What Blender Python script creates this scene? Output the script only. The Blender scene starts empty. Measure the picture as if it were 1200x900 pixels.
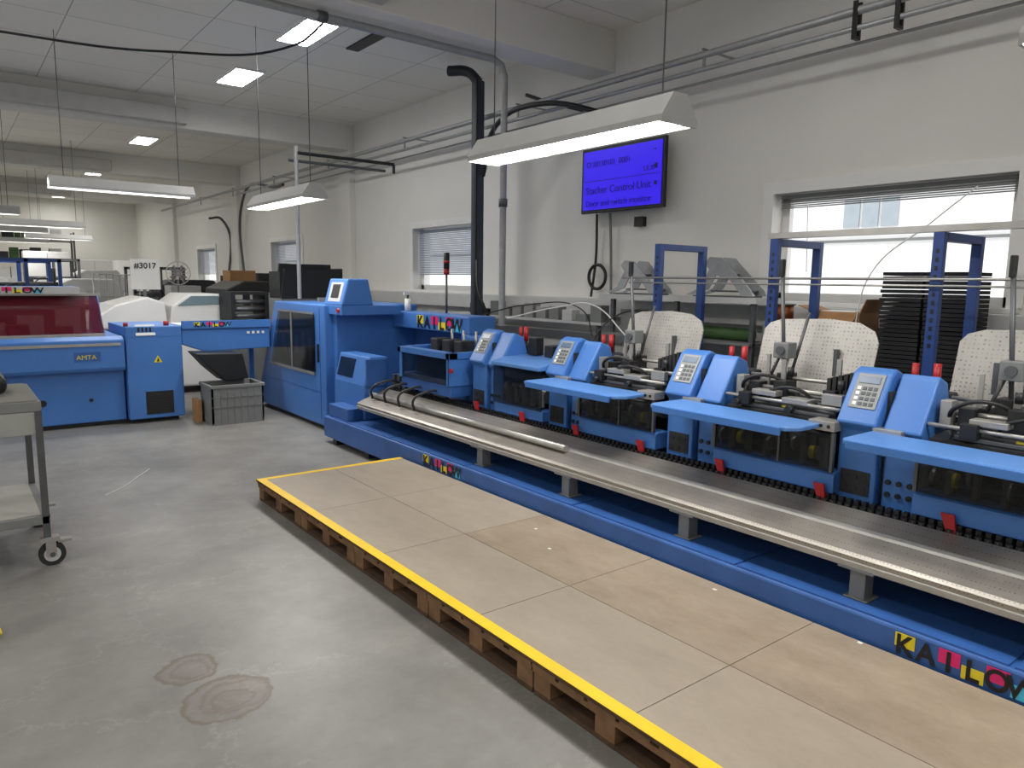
import bpy, bmesh, math, random
from mathutils import Vector, Matrix
random.seed(7)
S=bpy.context.scene
try:
    S.view_settings.view_transform='Standard'
except Exception: pass
COL=S.collection

# ------------------------------------------------------------ materials
def mat(name,c,rough=.5,metal=0,var=.06,scale=6,bump=0,bscale=60,emit=0,alpha=1,coat=0):
    m=bpy.data.materials.new(name); m.use_nodes=True
    nt=m.node_tree; b=nt.nodes['Principled BSDF']
    b.inputs['Roughness'].default_value=rough; b.inputs['Metallic'].default_value=metal
    b.inputs['Coat Weight'].default_value=coat
    tc=nt.nodes.new('ShaderNodeTexCoord')
    n=nt.nodes.new('ShaderNodeTexNoise'); n.inputs['Scale'].default_value=scale; n.inputs['Detail'].default_value=3
    nt.links.new(tc.outputs['Object'],n.inputs['Vector'])
    r=nt.nodes.new('ShaderNodeValToRGB')
    r.color_ramp.elements[0].position=.3; r.color_ramp.elements[1].position=.7
    r.color_ramp.elements[0].color=(*[max(0,x*(1-var)) for x in c],1)
    r.color_ramp.elements[1].color=(*[min(1,x*(1+var)) for x in c],1)
    nt.links.new(n.outputs['Fac'],r.inputs['Fac']); nt.links.new(r.outputs['Color'],b.inputs['Base Color'])
    if bump:
        n2=nt.nodes.new('ShaderNodeTexNoise'); n2.inputs['Scale'].default_value=bscale
        nt.links.new(tc.outputs['Object'],n2.inputs['Vector'])
        bp=nt.nodes.new('ShaderNodeBump'); bp.inputs['Strength'].default_value=bump; bp.inputs['Distance'].default_value=.01
        nt.links.new(n2.outputs['Fac'],bp.inputs['Height']); nt.links.new(bp.outputs['Normal'],b.inputs['Normal'])
    if emit:
        b.inputs['Emission Color'].default_value=(*c,1); b.inputs['Emission Strength'].default_value=emit
    if alpha<1: b.inputs['Alpha'].default_value=alpha
    return m
def srgb(r,g,b):
    f=lambda v:(v/255/12.92) if v/255<=.04045 else ((v/255+.055)/1.055)**2.4
    return (f(r),f(g),f(b))

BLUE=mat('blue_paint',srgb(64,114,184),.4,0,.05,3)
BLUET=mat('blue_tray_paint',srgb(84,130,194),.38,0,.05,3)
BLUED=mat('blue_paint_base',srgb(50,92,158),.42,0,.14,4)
BLUEF=mat('blue_frame_paint',srgb(34,66,130),.45)
STEEL=mat('brushed_steel',srgb(172,170,166),.38,.65,.08,12)
STEELD=mat('dark_steel',srgb(96,98,101),.45,.6,.1,12)
GALV=mat('galvanised_pipe',srgb(160,162,164),.45,.4,.08,20)
BLACK=mat('black_plastic',srgb(24,25,27),.45)
RUB=mat('rubber',srgb(38,38,40),.8)
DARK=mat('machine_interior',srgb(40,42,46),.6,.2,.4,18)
ACRY=mat('smoked_acrylic',srgb(18,20,25),.12,0,.05,3,alpha=.5)
REDACRY=mat('red_acrylic',srgb(92,18,32),.06,0,.05,3,alpha=.45)
RED=mat('red_plastic',srgb(165,24,32),.4)
YEL=mat('yellow_tape',srgb(250,205,18),.5)
YELP=mat('yellow_plastic',srgb(225,205,40),.5)
MAG=mat('magenta_print',srgb(215,30,110),.5)
CYA=mat('cyan_print',srgb(70,190,230),.5)
INK=mat('black_print',srgb(12,12,16),.5)
WHITE=mat('white_enamel',srgb(228,228,226),.4,0,.02)
GREYL=mat('light_grey_plastic',srgb(186,187,186),.5,0,.04)
GREYM=mat('grey_plastic',srgb(116,118,118),.6,0,.06)
CARD=mat('cardboard',srgb(165,124,84),.8,0,.08)
WOOD=mat('pallet_wood',srgb(118,88,60),.85,0,.3,9,.3)
WOODD=mat('pallet_wood_dark',srgb(78,58,40),.9,0,.3,9,.3)
LAMP=mat('fluorescent_diffuser',(1,.975,.93),.5,0,0,emit=33)
PANEL=mat('ceiling_panel_diffuser',(1,.975,.93),.5,0,0,emit=43)
SCREEN=mat('blue_screen',srgb(48,22,225),.3,0,.02,emit=.7)
COPPER=mat('copper_wire',srgb(130,72,40),.45,.6)
LCD=mat('lcd',srgb(86,104,130),.3)
CONCG=mat('green_mat',srgb(60,90,50),.8)
KEYG=mat('keypad_grey',srgb(140,143,143),.5)
KEYD=mat('keypad_key',srgb(74,78,84),.5)
BEAM=mat('beam_plaster',srgb(222,221,216),.8,0,.03,2)
DUCT=mat('duct_grey',srgb(186,185,181),.7)
GALL=mat('wall_plaster',srgb(224,223,218),.85,0,.035,.8,.08,40)
PAPER=mat('black_foam',srgb(34,34,38),.9,0,.2,10)

def perforated(name,c,sc,dark,rough=.4,metal=.5,fac=.7,p0=.16,p1=.24):
    m=mat(name,c,rough,metal,.12,5)
    nt=m.node_tree; b=nt.nodes['Principled BSDF']
    tc=nt.nodes.new('ShaderNodeTexCoord'); v=nt.nodes.new('ShaderNodeTexVoronoi'); v.inputs['Scale'].default_value=sc; v.inputs['Randomness'].default_value=0.15
    nt.links.new(tc.outputs['Object'],v.inputs['Vector'])
    r=nt.nodes.new('ShaderNodeValToRGB'); r.color_ramp.elements[0].position=p0; r.color_ramp.elements[1].position=p1
    r.color_ramp.elements[0].color=(dark,dark,dark,1); r.color_ramp.elements[1].color=(1,1,1,1)
    nt.links.new(v.outputs['Distance'],r.inputs['Fac'])
    old=b.inputs['Base Color'].links[0].from_socket
    mx=nt.nodes.new('ShaderNodeMix'); mx.data_type='RGBA'; mx.blend_type='MULTIPLY'; mx.inputs[0].default_value=fac
    nt.links.new(old,mx.inputs[6]); nt.links.new(r.outputs['Color'],mx.inputs[7]); nt.links.new(mx.outputs[2],b.inputs['Base Color'])
    return m
PERF=perforated('perforated_trough_steel',srgb(156,150,142),60,.25,.36,.6)
PERFP=perforated('perforated_plate_steel',srgb(168,165,160),46,.3,.5,.35,.75,.22,.36)

def floor_mat():
    m=bpy.data.materials.new('concrete_floor'); m.use_nodes=True; nt=m.node_tree; N=nt.nodes; L=nt.links
    b=N['Principled BSDF']; b.inputs['Roughness'].default_value=.40
    g=N.new('ShaderNodeNewGeometry')
    n=N.new('ShaderNodeTexNoise'); n.inputs['Scale'].default_value=1.1; n.inputs['Detail'].default_value=10; n.inputs['Roughness'].default_value=.7
    L.new(g.outputs['Position'],n.inputs['Vector'])
    r=N.new('ShaderNodeValToRGB'); r.color_ramp.elements[0].position=.32; r.color_ramp.elements[1].position=.68
    r.color_ramp.elements[0].color=(*srgb(108,107,104),1); r.color_ramp.elements[1].color=(*srgb(146,144,139),1)
    L.new(n.outputs['Fac'],r.inputs['Fac'])
    n3=N.new('ShaderNodeTexNoise'); n3.inputs['Scale'].default_value=7; n3.inputs['Detail'].default_value=8; n3.inputs['Roughness'].default_value=.65
    L.new(g.outputs['Position'],n3.inputs['Vector'])
    cur=r.outputs['Color']
    v=N.new('ShaderNodeTexVoronoi'); v.feature='DISTANCE_TO_EDGE'; v.inputs['Scale'].default_value=.9
    wv=N.new('ShaderNodeVectorMath'); wv.operation='MULTIPLY_ADD'; wv.inputs[1].default_value=(.5,.5,.5)
    L.new(n3.outputs['Color'],wv.inputs[0]); L.new(g.outputs['Position'],wv.inputs[2]); L.new(wv.outputs[0],v.inputs['Vector'])
    vr=N.new('ShaderNodeValToRGB'); vr.color_ramp.elements[0].color=(.5,.5,.5,1); vr.color_ramp.elements[1].color=(0,0,0,1); vr.color_ramp.elements[1].position=.012
    L.new(v.outputs['Distance'],vr.inputs['Fac'])
    mk=N.new('ShaderNodeMath'); mk.operation='MULTIPLY'; L.new(vr.outputs['Color'],mk.inputs[0]); L.new(n.outputs['Fac'],mk.inputs[1])
    mx=N.new('ShaderNodeMix'); mx.data_type='RGBA'; L.new(mk.outputs[0],mx.inputs[0]); L.new(cur,mx.inputs[6]); mx.inputs[7].default_value=(*srgb(174,172,166),1); cur=mx.outputs[2]
    # light worn patches
    n5=N.new('ShaderNodeTexNoise'); n5.inputs['Scale'].default_value=3.2; n5.inputs['Detail'].default_value=9; n5.inputs['Roughness'].default_value=.8
    L.new(g.outputs['Position'],n5.inputs['Vector'])
    r5=N.new('ShaderNodeValToRGB'); r5.color_ramp.elements[0].position=.60; r5.color_ramp.elements[1].position=.72; r5.color_ramp.elements[1].color=(.35,.35,.35,1)
    L.new(n5.outputs['Fac'],r5.inputs['Fac'])
    mx=N.new('ShaderNodeMix'); mx.data_type='RGBA'; L.new(r5.outputs['Color'],mx.inputs[0]); L.new(cur,mx.inputs[6]); mx.inputs[7].default_value=(*srgb(170,168,162),1); cur=mx.outputs[2]
    def stain(cx,cy,rad,col,cur,strength,fill,soft=.012):
        d=N.new('ShaderNodeVectorMath'); d.operation='DISTANCE'; d.inputs[1].default_value=(cx,cy,0)
        L.new(g.outputs['Position'],d.inputs[0])
        a=N.new('ShaderNodeMath'); a.operation='MULTIPLY_ADD'; a.inputs[1].default_value=.13; L.new(n3.outputs['Fac'],a.inputs[0]); L.new(d.outputs['Value'],a.inputs[2])
        rr=N.new('ShaderNodeValToRGB'); e=rr.color_ramp.elements
        o=.065
        e[0].position=0; e[0].color=(fill,)*3+(1,)
        e[1].position=1; e[1].color=(0,0,0,1)
        x=e.new(min(.98,rad+o-.02)); x.color=(fill,)*3+(1,)
        x=e.new(min(.98,rad+o)); x.color=(1,1,1,1)
        x=e.new(min(.99,rad+o+soft)); x.color=(0,0,0,1)
        L.new(a.outputs[0],rr.inputs['Fac'])
        s=N.new('ShaderNodeMath'); s.operation='MULTIPLY'; s.inputs[1].default_value=strength; L.new(rr.outputs['Color'],s.inputs[0])
        mx=N.new('ShaderNodeMix'); mx.data_type='RGBA'; L.new(s.outputs[0],mx.inputs[0]); L.new(cur,mx.inputs[6]); mx.inputs[7].default_value=(*col,1)
        return mx.outputs[2]
    br=srgb(98,80,62)
    cur=stain(.70,3.11,.115,br,cur,.8,.28); cur=stain(.71,3.10,.07,br,cur,.45,.15)
    cur=stain(.77,2.79,.165,br,cur,.8,.28); cur=stain(.80,2.79,.12,br,cur,.45,.15); cur=stain(.78,2.77,.07,br,cur,.45,.2)
    cur=stain(1.55,2.3,.08,srgb(136,132,124),cur,.3,.5,.05); cur=stain(1.1,4.2,.10,srgb(110,108,104),cur,.2,.4,.06)
    L.new(cur,b.inputs['Base Color'])
    bp=N.new('ShaderNodeBump'); bp.inputs['Strength'].default_value=.05; L.new(n3.outputs['Fac'],bp.inputs['Height']); L.new(bp.outputs['Normal'],b.inputs['Normal'])
    return m
def board_mat(name,c1,c2):
    m=bpy.data.materials.new(name); m.use_nodes=True; nt=m.node_tree; N=nt.nodes; L=nt.links
    b=N['Principled BSDF']; b.inputs['Roughness'].default_value=.55
    g=N.new('ShaderNodeNewGeometry'); mp=N.new('ShaderNodeMapping'); mp.inputs['Scale'].default_value=(2,1,1)
    L.new(g.outputs['Position'],mp.inputs['Vector'])
    n=N.new('ShaderNodeTexNoise'); n.inputs['Scale'].default_value=2.4; n.inputs['Detail'].default_value=12; n.inputs['Roughness'].default_value=.78
    L.new(mp.outputs[0],n.inputs['Vector'])
    r=N.new('ShaderNodeValToRGB'); r.color_ramp.elements[0].position=.3; r.color_ramp.elements[1].position=.7
    r.color_ramp.elements[0].color=(*c1,1); r.color_ramp.elements[1].color=(*c2,1)
    L.new(n.outputs['Fac'],r.inputs['Fac']); L.new(r.outputs['Color'],b.inputs['Base Color'])
    return m
BOARD=board_mat('hardboard_grey',srgb(152,140,124),srgb(168,156,140))
BOARDT=board_mat('hardboard_worn',srgb(136,121,102),srgb(165,150,131))
def ceil_mat():
    m=bpy.data.materials.new('ceiling_tiles'); m.use_nodes=True; nt=m.node_tree; N=nt.nodes; L=nt.links
    b=N['Principled BSDF']; b.inputs['Roughness'].default_value=.9
    g=N.new('ShaderNodeNewGeometry')
    br=N.new('ShaderNodeTexBrick'); br.offset=0; br.inputs['Scale'].default_value=1
    br.inputs['Brick Width'].default_value=1.2; br.inputs['Row Height'].default_value=.9; br.inputs['Mortar Size'].default_value=.006
    br.inputs['Color1'].default_value=(*srgb(240,237,228),1); br.inputs['Color2'].default_value=(*srgb(233,230,221),1); br.inputs['Mortar'].default_value=(*srgb(176,174,168),1)
    L.new(g.outputs['Position'],br.inputs['Vector']); L.new(br.outputs['Color'],b.inputs['Base Color'])
    return m

# ------------------------------------------------------------ builders
def link(o,parent):
    COL.objects.link(o)
    if parent: o.parent=parent
    return o
def group(name,loc=(0,0,0)):
    e=bpy.data.objects.new(name,None); e.empty_display_size=.2; e.location=loc; COL.objects.link(e); return e
def fin(o,bev):
    if bev:
        md=o.modifiers.new('bevel','BEVEL'); md.width=bev; md.segments=2; md.limit_method='ANGLE'
    return o
def boxes(name,lst,m,parent=None,bev=0):
    me=bpy.data.meshes.new(name); bm=bmesh.new()
    for (x0,x1,y0,y1,z0,z1) in lst:
        v=[bm.verts.new(p) for p in [(x0,y0,z0),(x1,y0,z0),(x1,y1,z0),(x0,y1,z0),(x0,y0,z1),(x1,y0,z1),(x1,y1,z1),(x0,y1,z1)]]
        for f in [(0,3,2,1),(4,5,6,7),(0,1,5,4),(1,2,6,5),(2,3,7,6),(3,0,4,7)]: bm.faces.new([v[i] for i in f])
    bm.normal_update(); bmesh.ops.recalc_face_normals(bm,faces=bm.faces); bm.to_mesh(me); bm.free(); me.materials.append(m)
    return fin(link(bpy.data.objects.new(name,me),parent),bev)
def box(name,x0,x1,y0,y1,z0,z1,m,parent=None,bev=0): return boxes(name,[(x0,x1,y0,y1,z0,z1)],m,parent,bev)
def panel_down(name,x0,x1,y0,y1,z,m,parent):
    me=bpy.data.meshes.new(name); me.from_pydata([(x0,y0,z),(x0,y1,z),(x1,y1,z),(x1,y0,z)],[],[(0,1,2,3)]); me.materials.append(m)
    return link(bpy.data.objects.new(name,me),parent)
def prism(name,pts,ax,lo,hi,m,parent=None,bev=0):
    me=bpy.data.meshes.new(name); bm=bmesh.new()
    def P(a,b,t): return {'x':(t,a,b),'y':(a,t,b),'z':(a,b,t)}[ax]
    A=[bm.verts.new(P(a,b,lo)) for a,b in pts]; B=[bm.verts.new(P(a,b,hi)) for a,b in pts]
    bm.faces.new(A); bm.faces.new(B[::-1]); n=len(pts)
    for i in range(n): bm.faces.new([A[i],B[i],B[(i+1)%n],A[(i+1)%n]])
    bmesh.ops.recalc_face_normals(bm,faces=bm.faces); bm.to_mesh(me); bm.free(); me.materials.append(m)
    return fin(link(bpy.data.objects.new(name,me),parent),bev)
def cyls(name,lst,m,parent=None,seg=16):
    me=bpy.data.meshes.new(name); bm=bmesh.new()
    for (p,q,r) in lst:
        p=Vector(p);q=Vector(q);d=q-p
        M=Matrix.Translation((p+q)/2)@d.to_track_quat('Z','Y').to_matrix().to_4x4()
        bmesh.ops.create_cone(bm,cap_ends=True,segments=seg,radius1=r,radius2=r,depth=d.length,matrix=M)
    for f in bm.faces:
        if len(f.verts)==4: f.smooth=True
    bm.to_mesh(me); bm.free(); me.materials.append(m)
    return link(bpy.data.objects.new(name,me),parent)
def tube(name,pts,r,m,parent=None,smooth=True,cyc=False):
    cu=bpy.data.curves.new(name,'CURVE'); cu.dimensions='3D'; cu.bevel_depth=r; cu.bevel_resolution=3; cu.use_fill_caps=True
    if smooth:
        s=cu.splines.new('BEZIER'); s.bezier_points.add(len(pts)-1)
        for b,p in zip(s.bezier_points,pts): b.co=p; b.handle_left_type=b.handle_right_type='AUTO'
    else:
        s=cu.splines.new('POLY'); s.points.add(len(pts)-1)
        for b,p in zip(s.points,pts): b.co=(*p,1)
    s.use_cyclic_u=cyc
    cu.materials.append(m)
    return link(bpy.data.objects.new(name,cu),parent)
ROT={'-x':Matrix(((0,0,-1),(-1,0,0),(0,1,0))),'-y':Matrix(((1,0,0),(0,0,-1),(0,1,0)))}
def text(name,body,pos,size,face,m,parent=None,bold=.0,al='LEFT',sx=1):
    cu=bpy.data.curves.new(name,'FONT'); cu.body=body; cu.size=size; cu.extrude=.001; cu.offset=bold; cu.align_x=al
    cu.materials.append(m); o=link(bpy.data.objects.new(name,cu),parent)
    o.matrix_local=Matrix.Translation(pos)@ROT[face].to_4x4()@Matrix.Diagonal((sx,1,1,1)); return o
def logo(pos,h,w,face,parent):
    x,y,z=pos; n=6; p=w/n
    cols=[YELP,None,MAG,YELP,MAG,CYA]
    for i,ch in enumerate('KAILOW'):
        lo,hi=(0,.6) if i%2 else (.35,1)
        if face=='-x':
            a=y-i*p
            if cols[i]: box('logo_patch_%d'%i,x-.002,x,a-p*.98,a-p*.05,z+h*lo,z+h*hi,cols[i],parent)
            text('logo_letter_%d'%i,ch,(x-.004,a-p/2,z+h*.04),h*1.3,face,INK,parent,h*.03,'CENTER',p/h*.95)
        else:
            a=x+i*p
            if cols[i]: box('logo_patch_%d'%i,a+p*.05,a+p*.98,y-.002,y,z+h*lo,z+h*hi,cols[i],parent)
            text('logo_letter_%d'%i,ch,(a+p/2,y-.004,z+h*.04),h*1.3,face,INK,parent,h*.03,'CENTER',p/h*.95)

# ------------------------------------------------------------ room
XW=5.8; XL=-8; Y0=-4; Y1=30; ZC=4.28
box('floor',XL,XW+.3,Y0,Y1,-.2,0,floor_mat())
box('ceiling',XL,XW+.3,Y0,Y1,ZC,ZC+.2,ceil_mat())
wins=[(1.88,3.73),(8.32,9.94),(14.4,16.1),(20.3,22)]
WZ0,WZ1=1.52,2.44
L_=[(XW,XW+.3,Y0,Y1,0,WZ0),(XW,XW+.3,Y0,Y1,WZ1,ZC)]
ys=[Y0]+[v for w in wins for v in w]+[Y1]
for i in range(0,len(ys),2): L_.append((XW,XW+.3,ys[i],ys[i+1],WZ0,WZ1))
boxes('wall_right',L_,GALL)
box('wall_far',XL,XW,Y1,Y1+.2,0,ZC,GALL)
box('wall_near',XL,XW,Y0-.2,Y0,0,ZC,GALL)
boxes('wall_left',[(XL-.2,XL,Y0,Y1,0,1.2),(XL-.2,XL,Y0,Y1,3.2,ZC)]+[(XL-.2,XL,a,b,1.2,3.2) for a,b in ((-4,-2),(2,6),(9,14),(17,22),(25,30))],GALL)  # unseen wall; its openings are added to let sky light in
for i,y in enumerate((5.72,11.95,18.1,24.2)):
    box('trim_%d'%(i*3+1),XL,XW,y,y+.38,3.86,ZC,BEAM,None,.01)
    box('trim_%d'%(i*3+2),XL,3.05,y-.16,y,3.90,4.12,DUCT,None,.01)
    if i: box('trim_%d'%(i*3+3),XW-.10,XW,y,y+.4,0,3.86,GALL,None,.005)
for i,(a,b) in enumerate(wins):
    g=group('window_%d'%(i+1))
    t=.07
    boxes('frame',[(XW+.14,XW+.2,a,b,WZ0,WZ0+t),(XW+.14,XW+.2,a,b,WZ1-t,WZ1),(XW+.14,XW+.2,a,a+t,WZ0,WZ1),(XW+.14,XW+.2,b-t,b,WZ0,WZ1)],WHITE,g)
    boxes('casing',[(XW-.02,XW-.001,a-.1,b+.1,WZ1,WZ1+.1),(XW-.02,XW-.001,a-.1,a,WZ0,WZ1),(XW-.02,XW-.001,b,b+.1,WZ0,WZ1)],WHITE,g)
    box('sill',XW-.08,XW+.14,a-.08,b+.08,WZ0-.04,WZ0,WHITE,g,.005)
    if i==0:
        boxes('blind_rail',[(XW+.05,XW+.1,a+.03,b-.03,WZ1-.04,WZ1-.01)]+[(XW+.06,XW+.09,a+.03,b-.03,WZ1-.06-.016*k,WZ1-.052-.016*k) for k in range(5)],GREYM,g)
        cyls('blind_cord',[((XW+.06,3.45,WZ1-.1),(XW+.06,3.42,WZ0+.25),.004)],WHITE,g)
    else:
        BL=mat('blind_slat_%d'%i,srgb(150,160,176),.5)
        boxes('blind_slats',[(XW+.08,XW+.10,a+.03,b-.03,WZ0+.22+.026*k,WZ0+.24+.026*k) for k in range(26)],BL,g)
FAC=mat('facade_render',srgb(236,236,236),.8,0,.02)
FACG=mat('facade_window',srgb(160,170,178),.3)
g=group('neighbouring_building')
box('facade',12,12.3,-14,40,-2,12,FAC,g)
for k in range(11):
    y=-9.5+2.5*k
    boxes('facade_window_%d'%k,[(11.96,11.99,y+.31*j,y+.31*j+.26,2.62,3.1) for j in range(3)],FACG,g)
box('facade_band',11.9,11.99,-14,40,2.38,2.42,GREYM,g)

boxes('wall_cable_trunking',[(5.6,5.795,Y0+.05,11.9,1.30,1.48)],GREYL,None,.01)
boxes('wall_radiator_pipe',[(5.70,5.79,Y0+.05,11.9,1.02,1.1)],GREYL)
g=group('conduit_pipe_run')
cyls('pipes',[((5.35,-3.9,3.62),(5.35,24,3.62),.03),((5.35,-3.9,3.5),(5.35,17,3.5),.02),((5.5,1,3.44),(5.5,14,3.44),.012)],GALV,g)
for k in range(9):
    boxes('bracket_%d'%k,[(5.32,5.78,-1+2.6*k,-.98+2.6*k,3.655,3.67),(5.34,5.36,-1+2.6*k,-.98+2.6*k,3.48,3.66)],GALV,g)
for yy in (2.55,2.85):
    boxes('pipe_hook',[(5.31,5.33,yy,yy+.03,3.42,3.68),(5.37,5.39,yy,yy+.03,3.42,3.68),(5.33,5.37,yy,yy+.03,3.42,3.44)],BLACK,g)
g=group('compressed_air_pipe')
tube('pipe',[(-3,6.0,3.80),(4.40,6.0,3.80),(4.50,6.0,3.76),(4.54,6.0,3.66),(4.54,6.0,1.2)],.035,GALV,g,False)
cyls('couplings',[((4.54,6,2.4),(4.54,6,2.48),.045),((2.6,6,3.8),(2.68,6,3.8),.045)],STEELD,g)
g=group('cable_riser')
RY=7.3
boxes('trunk',[(5.12,5.24,RY,RY+.12,1.0,4.0)],mat('riser_blue_grey',srgb(54,62,78),.5),g,.02)
boxes('trunk_edge',[(5.10,5.12,RY-.02,RY+.02,1.0,4.0)],BLACK,g)
tube('hose_over',[(5.18,RY-.05,2.9),(5.1,6.9,3.4),(5.2,6.3,3.55),(5.5,5.3,3.30)],.028,BLACK,g)
tube('hose_top',[(5.18,RY+.05,3.98),(5.1,RY+.15,4.1),(4.95,RY+.35,4.13)],.06,BLACK,g)
tube('hose_low',[(5.1,RY-.05,1.9),(5.0,RY-.25,1.5),(5.15,RY-.35,1.1)],.02,BLACK,g)
tube('elbow',[(5.3,6.6,3.72),(5.4,6.3,3.6),(5.7,6.0,3.5)],.02,BLACK,g)
g=group('overhead_pipe_drop')
tube('drop',[(3.62,9.1,1.4),(3.62,9.1,3.3)],.026,GALV,g,False)
tube('arm_a',[(3.62,9.1,3.22),(5.0,9.1,3.22)],.022,BLACK,g,False)
tube('arm_b',[(3.62,9.35,3.16),(5.0,9.35,3.16)],.02,STEELD,g,False)
tube('arm_c',[(5.0,9.1,3.22),(5.0,9.1,3.1)],.02,BLACK,g,False)
tube('wall_drop_pipe',[(5.3,14.0,3.44),(5.6,17.5,3.2),(5.7,17.6,1.2)],.03,STEELD)
tube('wall_drop_pipe',[(5.3,19,3.1),(5.6,19,3.1),(5.7,19,1.2)],.03,STEELD)
tube('ceiling_cable',[(-2,10,4.25),(.6,8.8,3.95),(1.9,8.1,3.86),(3.0,7.5,4.0),(3.3,7.4,4.27)],.012,BLACK)
box('ceiling_vent_slot',3.85,4.0,7.2,8.1,4.262,4.28,BLACK)

# ------------------------------------------------------------ lights
def hang(x0,x1,y0,y1,z,ax):
    g=group('hanging_fluorescent_lamp')
    if ax=='y':
        c=(x0+x1)/2; w=.125
        prism('housing',[(c-w,z-.01),(c-w,z+.02),(c-.05,z+.13),(c+.05,z+.13),(c+w,z+.02),(c+w,z-.01),(c+w-.008,z-.01),(c+.045,z+.10),(c-.045,z+.10),(c-w+.008,z-.01)],'y',y0,y1,GREYL,g)
        for n,yy in (('end_cap_1',y0-.012),('end_cap_2',y1)):
            prism(n,[(c-w,z-.015),(c-w,z+.02),(c-.05,z+.13),(c+.05,z+.13),(c+w,z+.02),(c+w,z-.015)],'y',yy,yy+.012,GREYL,g)
        panel_down('diffuser',c-.105,c+.105,y0+.01,y1-.01,z+.005,LAMP,g)
        cyls('suspension',[((c,y0+.10,z+.13),(c,y0+.10,ZC),.004),((c,y1-.10,z+.13),(c,y1-.10,ZC),.004)],STEELD,g)
    else:
        c=(y0+y1)/2; w=.125
        prism('housing',[(c-w,z-.01),(c-w,z+.02),(c-.05,z+.12),(c+.05,z+.12),(c+w,z+.02),(c+w,z-.01),(c+w-.008,z-.01),(c+.04,z+.09),(c-.04,z+.09),(c-w+.008,z-.01)],'x',x0,x1,GREYL,g)
        panel_down('diffuser',x0+.03,x1-.03,c-.085,c+.085,z+.03,LAMP,g)
        cyls('suspension',[((x0+.15,c,z+.12),(x0+.15,c,ZC),.004),((x1-.15,c,z+.12),(x1-.15,c,ZC),.004)],STEELD,g)
for a,b in ((-.65,.90),(2.34,3.90),(6.6,8.15)): hang(2.69,2.91,a,b,2.41,'y')
hang(1.0,2.5,9.5,9.7,2.62,'x')
for (x,y) in ((.3,14),(1.6,17),(1.2,19.5),(-2.6,11),(-3,17),(2.5,22.5),(1.8,25.5)): hang(x-.75,x+.75,y-.1,y+.1,2.6,'x')  # negative-x pair unseen, added for room light; last two added to brighten far end
for a in (-1.5,3.2,7.6): hang(-3.2,-3.0,a,a+1.55,2.45,'y')  # row out of view, added to light the room
for x in (3.28,-.9,-5.0):  # panels left, overhead and behind camera are unseen, added for room light
    for y in (-1.6,2.4,7.85,10.1,15.9,21.6,26.5,28.6):  # farthest row added to brighten the far wall
        if x<3 and y in(10.1,): continue
        g=group('ceiling_light_panel')
        panel_down('diffuser',x-.17,x+.17,y-.42,y+.42,ZC-.015,PANEL,g)
        boxes('frame',[(x-.2,x-.17,y-.45,y+.45,ZC-.03,ZC),(x+.17,x+.2,y-.45,y+.45,ZC-.03,ZC),(x-.17,x+.17,y-.45,y-.42,ZC-.03,ZC),(x-.17,x+.17,y+.42,y+.45,ZC-.03,ZC)]+[(x-.17,x+.17,y-.3+.15*k,y-.29+.15*k,ZC-.03,ZC-.018) for k in range(5)],WHITE,g)

# ------------------------------------------------------------ TV
g=group('wall_television')
ty=-.12; tz=-.04
box('bezel',5.62,5.66,4.95+ty,6.12+ty,2.44+tz,3.12+tz,BLACK,g,.006)
box('screen',5.612,5.622,4.985+ty,6.085+ty,2.475+tz,3.085+tz,SCREEN,g)
SI=mat('screen_text',srgb(16,8,90),.5)
text('title','O 20130101_0001',(5.608,6.04+ty,2.92+tz),.085,'-x',SI,g)
text('line_r','L5:30',(5.608,5.22+ty,2.81+tz),.07,'-x',SI,g)
text('line_1','Stacker Control Unit',(5.608,6.04+ty,2.64+tz),.108,'-x',SI,g)
text('line_2','Door and switch monitor',(5.608,6.04+ty,2.51+tz),.09,'-x',SI,g)
boxes('icons',[(5.606,5.611,5.06+ty,5.10+ty,3.0+tz,3.01+tz),(5.606,5.611,5.04+ty,5.07+ty,2.82+tz,2.87+tz),(5.606,5.611,5.04+ty,5.07+ty,2.66+tz,2.70+tz)],SI,g)
boxes('divider',[(5.608,5.611,5.0+ty,6.07+ty,2.77+tz,2.776+tz)],SI,g)
box('wall_mount',5.66,5.79,5.25,5.65,2.55,2.95,STEELD,g)
g=group('television_cable')
tube('cable_a',[(5.72,5.85,2.40),(5.74,5.87,1.9),(5.72,5.91,1.5)],.014,BLACK,g)
tube('cable_b',[(5.72,5.65,2.40),(5.74,5.64,2.0),(5.72,5.60,1.5)],.014,GREYM,g)
tube('cable_coil',[(5.7,5.80+.13*math.cos(a),1.72+.13*math.sin(a)) for a in [i*math.pi/4 for i in range(8)]],.018,BLACK,g,True,True)
box('socket_box',5.74,5.795,5.20,5.32,2.24,2.34,BLACK)

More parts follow.
